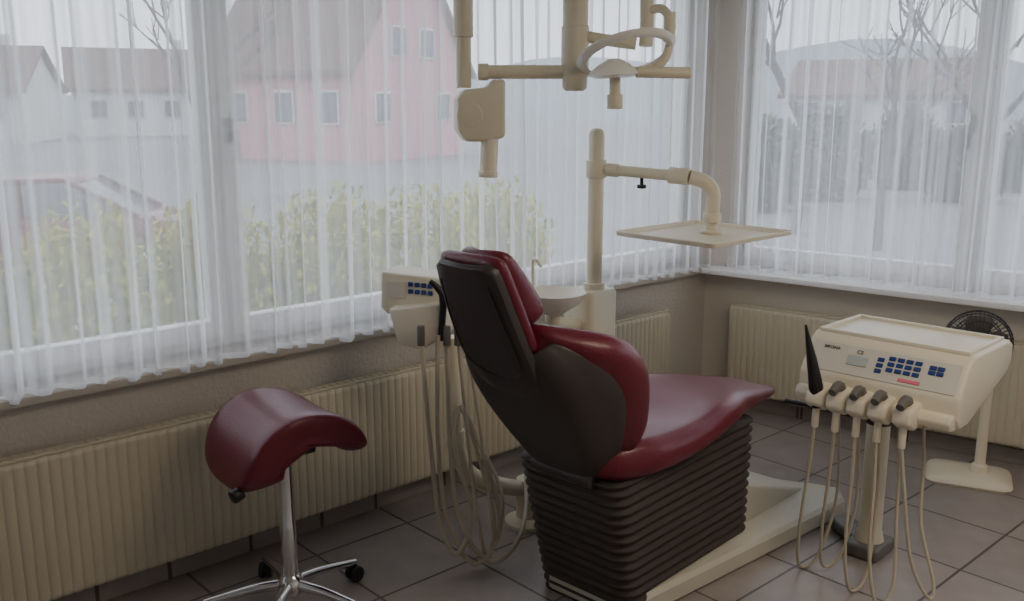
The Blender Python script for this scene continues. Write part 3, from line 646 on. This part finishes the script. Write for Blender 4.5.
def bare_tree(name,label,loc,h,seed,group):
    rnd=random.Random(seed); th=thing(name,label,'tree',loc,0,group); bm=B(); tw=B()
    def br(p,d,L,r,dep):
        e=p+d*L; m=p.lerp(e,.5)+Vector((rnd.uniform(-1,1),rnd.uniform(-1,1),0))*L*.06
        tube(bm if dep<2 else tw,[p,m,e],[r,r*.85,r*.65],5 if dep>1 else 8,2,cap=False)
        if dep>=4: return
        for k in range(rnd.choice((2,3,3)) if dep<3 else 4):
            nd=(d+Vector((rnd.uniform(-1,1),rnd.uniform(-1,1),rnd.uniform(-.1,.7)))*.75).normalized()
            br(p.lerp(e,rnd.uniform(.5,1)),nd,L*rnd.uniform(.55,.8),r*.6,dep+1)
    br(Vector((0,0,0)),Vector((0,0,1)),h*.3,h*.012,0)
    obj('trunk',bm,BARK,th); obj('branches',tw,BARK,th); return th
def ground(px,Y): 
    p=GY(px,150,Y); return Vector((p.x,Y,ZG))
TG='bare trees outside the windows'
bare_tree('bare_tree','bare leafless tree outside the left window beyond the hedge, left of the pink house',ground(205,22),8,1,TG)
bare_tree('bare_tree','bare tree outside the right window, nearest the room corner',ground(800,18),8,2,TG)
bare_tree('bare_tree','tall bare tree in the middle of the right window view',ground(885,16),7,5,TG)
bare_tree('bare_tree','bare tree at the right edge of the right window view',ground(985,17),8,6,TG)
def house(label,loc,rz,w,d,h,rh,m,wins):
    th=thing('house',label,'house',loc,rz); bm=B(); box(bm,(0,0,h/2),(w,d,h))
    t=[(-d/2,h-.02),(d/2,h-.02),(0,h+rh-.15)]
    pr=B(); prism(pr,t,-w/2,w/2); pr.transform(Matrix.Rotation(-PI/2,4,'Z')); join(bm,pr); obj('wall',bm,m,th)
    bm=B(); e=.5; k=rh/(d/2)
    for s in (-1,1):
        pr=B(); prism(pr,[(0,h+rh),(s*(d/2+e),h-e*k),(s*(d/2+e),h-e*k-.2),(0,h+rh-.2)],-w/2-.4,w/2+.4); pr.transform(Matrix.Rotation(-PI/2,4,'Z')); join(bm,pr)
    obj('roof',bm,ROOF,th)
    bm=B(); box(bm,(w*.25,d*.12,h+rh),(.7,.7,1.4),.02); obj('chimney',bm,m,th)
    for (side,x,z,ww,hh_) in wins:
        bm=B(); 
        if side=='f': box(bm,(x,-d/2-.03,z),(ww,.1,hh_),.02)
        else: box(bm,((-w/2-.03) if side=='l' else (w/2+.03),x,z),(.1,ww,hh_),.02)
        f=obj('window',bm,HWHITE,th); bm=B()
        if side=='f': box(bm,(x,-d/2-.09,z),(ww*.84,.04,hh_*.86))
        else: box(bm,((-w/2-.09) if side=='l' else (w/2+.09),x,z),(.04,ww*.84,hh_*.86))
        obj('pane',bm,WIN,f)
p=ground(345,44); house('pink house with a brown tiled roof seen through the left curtain',p,math.radians(-30),7.8,8,4.3,5.2,HPINK,[('f',x,2.2,1.1,1.4) for x in (-2.4,.2,2.6)]+[('r',x,2.2,1.1,1.3) for x in (-2.2,2.2)]+[('r',x,4.9,1.1,1.3) for x in (-1,1)])
p=ground(150,72); house('white house with brown roof beyond the road, nearer the pink house',p,math.radians(25),10,8,3.6,2.6,HWHITE,[('f',x,1.9,1.2,1.3) for x in (-3.4,-1,1.4,3.7)])
p=ground(-30,60); house('white house at the far left edge of the window view',p,math.radians(10),9,8,3.4,2.4,HWHITE,[('f',x,1.9,1.2,1.3) for x in (-3,0,3)])
p=ground(890,60); house('pale house outside the right window behind the bare trees',p,math.radians(-30),11,9,3.0,2.0,HWHITE,[('f',x,1.8,1.2,1.3) for x in (-4,-1.5,1.5,4)]+[('l',x,1.8,1.2,1.3) for x in (-2,2)])
# hill
bm=B(); rows=[]
for j in range(9):
    row=[]
    for i in range(50):
        x=-150+300*i/49; y=110+10*j; z=ZG-1+ (8+4*math.sin(x*.03)+2*math.sin(x*.11+1))*math.sin(min(1,j/6)*PI/2)
        row.append(Vector((x,y,z)))
    rows.append(row)
grid(bm,rows); struct('hill',bm,HILL)
# evergreens right
ev=thing('evergreen_bush','dark evergreen bush outside the right window','bush',(0,0,0),0,'dark evergreens outside the right window')
obj('foliage',leafblob(1.1,.9,2.1,3200,rnd,.12),LEAF2,ev); obj('stem',stems(2.1,rnd,5,.04,.6),BARK,ev)
for i,(px,Y) in enumerate(((760,22),(830,24.5),(905,27.5),(965,24),(1040,26.5))):
    pos=ground(px,Y)
    if i==0: ev.location=pos
    else: dup(ev,pos,rnd.uniform(0,6),None,(1,1,rnd.uniform(.8,1.1)))
# car
cp_=ground(60,13.5); car=thing('car','dark red car parked behind the hedge outside the left window','car',cp_,math.radians(8))
bm=B(); prism(bm,[(-2.0,.3),(-2.05,.62),(-1.9,.88),(-1.15,.95),(1.3,.93),(2.0,.78),(2.08,.5),(2.0,.28)],-.82,.82,.07); obj('body',bm,CARRED,car)
bm=B(); prism(bm,[(-1.6,.9),(-1.15,1.38),(.25,1.42),(1.15,.92)],-.72,.72,.06); cb=obj('cabin',bm,WIN,car)
bm=B(); prism(bm,[(-1.2,1.36),(-1.1,1.45),(.2,1.47),(.35,1.38)],-.7,.7,.03)
for s in (-1,1):
    for a,b in (((-1.62,s*.73,.92),(-1.16,s*.69,1.4)),((-.35,s*.74,.9),(-.35,s*.69,1.42)),((.3,s*.69,1.4),(1.16,s*.73,.94))): tube(bm,[a,b],.035,6)
obj('roof',bm,CARRED,car)
for sx in (-1.25,1.3):
    for s in (-1,1):
        bm=B(); cyl(bm,(sx,s*.66,.31),(sx,s*.86,.31),.31,28,.03); w_=obj('wheel',bm,BLACK,car); bm=B(); cyl(bm,(sx,s*.85,.31),(sx,s*.875,.31),.19,20,.02); obj('hubcap',bm,CHROME,w_)
# ---------------------------------------------------------------- light
w=bpy.data.worlds.new('world'); SC.world=w; w.use_nodes=True; N=w.node_tree.nodes; L=w.node_tree.links
bg=N['Background']; bg.inputs[1].default_value=2.85
tcw=N.new('ShaderNodeTexCoord'); nzw=N.new('ShaderNodeTexNoise'); nzw.inputs['Scale'].default_value=3; nzw.inputs['Detail'].default_value=5
L.new(tcw.outputs['Generated'],nzw.inputs['Vector']); rp=N.new('ShaderNodeValToRGB'); rp.color_ramp.elements[0].color=(.66,.72,.82,1); rp.color_ramp.elements[1].color=(.82,.875,.96,1)
rp.color_ramp.elements[0].position=.3; rp.color_ramp.elements[1].position=.7
L.new(nzw.outputs['Fac'],rp.inputs[0]); L.new(rp.outputs[0],bg.inputs[0])
ld=bpy.data.lights.new('warm_fill','AREA'); ld.shape='RECTANGLE'; ld.size=1.6; ld.size_y=.6; ld.energy=28; ld.color=(1,.84,.64); lo_=bpy.data.objects.new('warm_fill',ld); COL.objects.link(lo_); lo_.location=(1.6,1.6,2.5)  # unseen warm fill added under the ceiling to lift the room and right wall
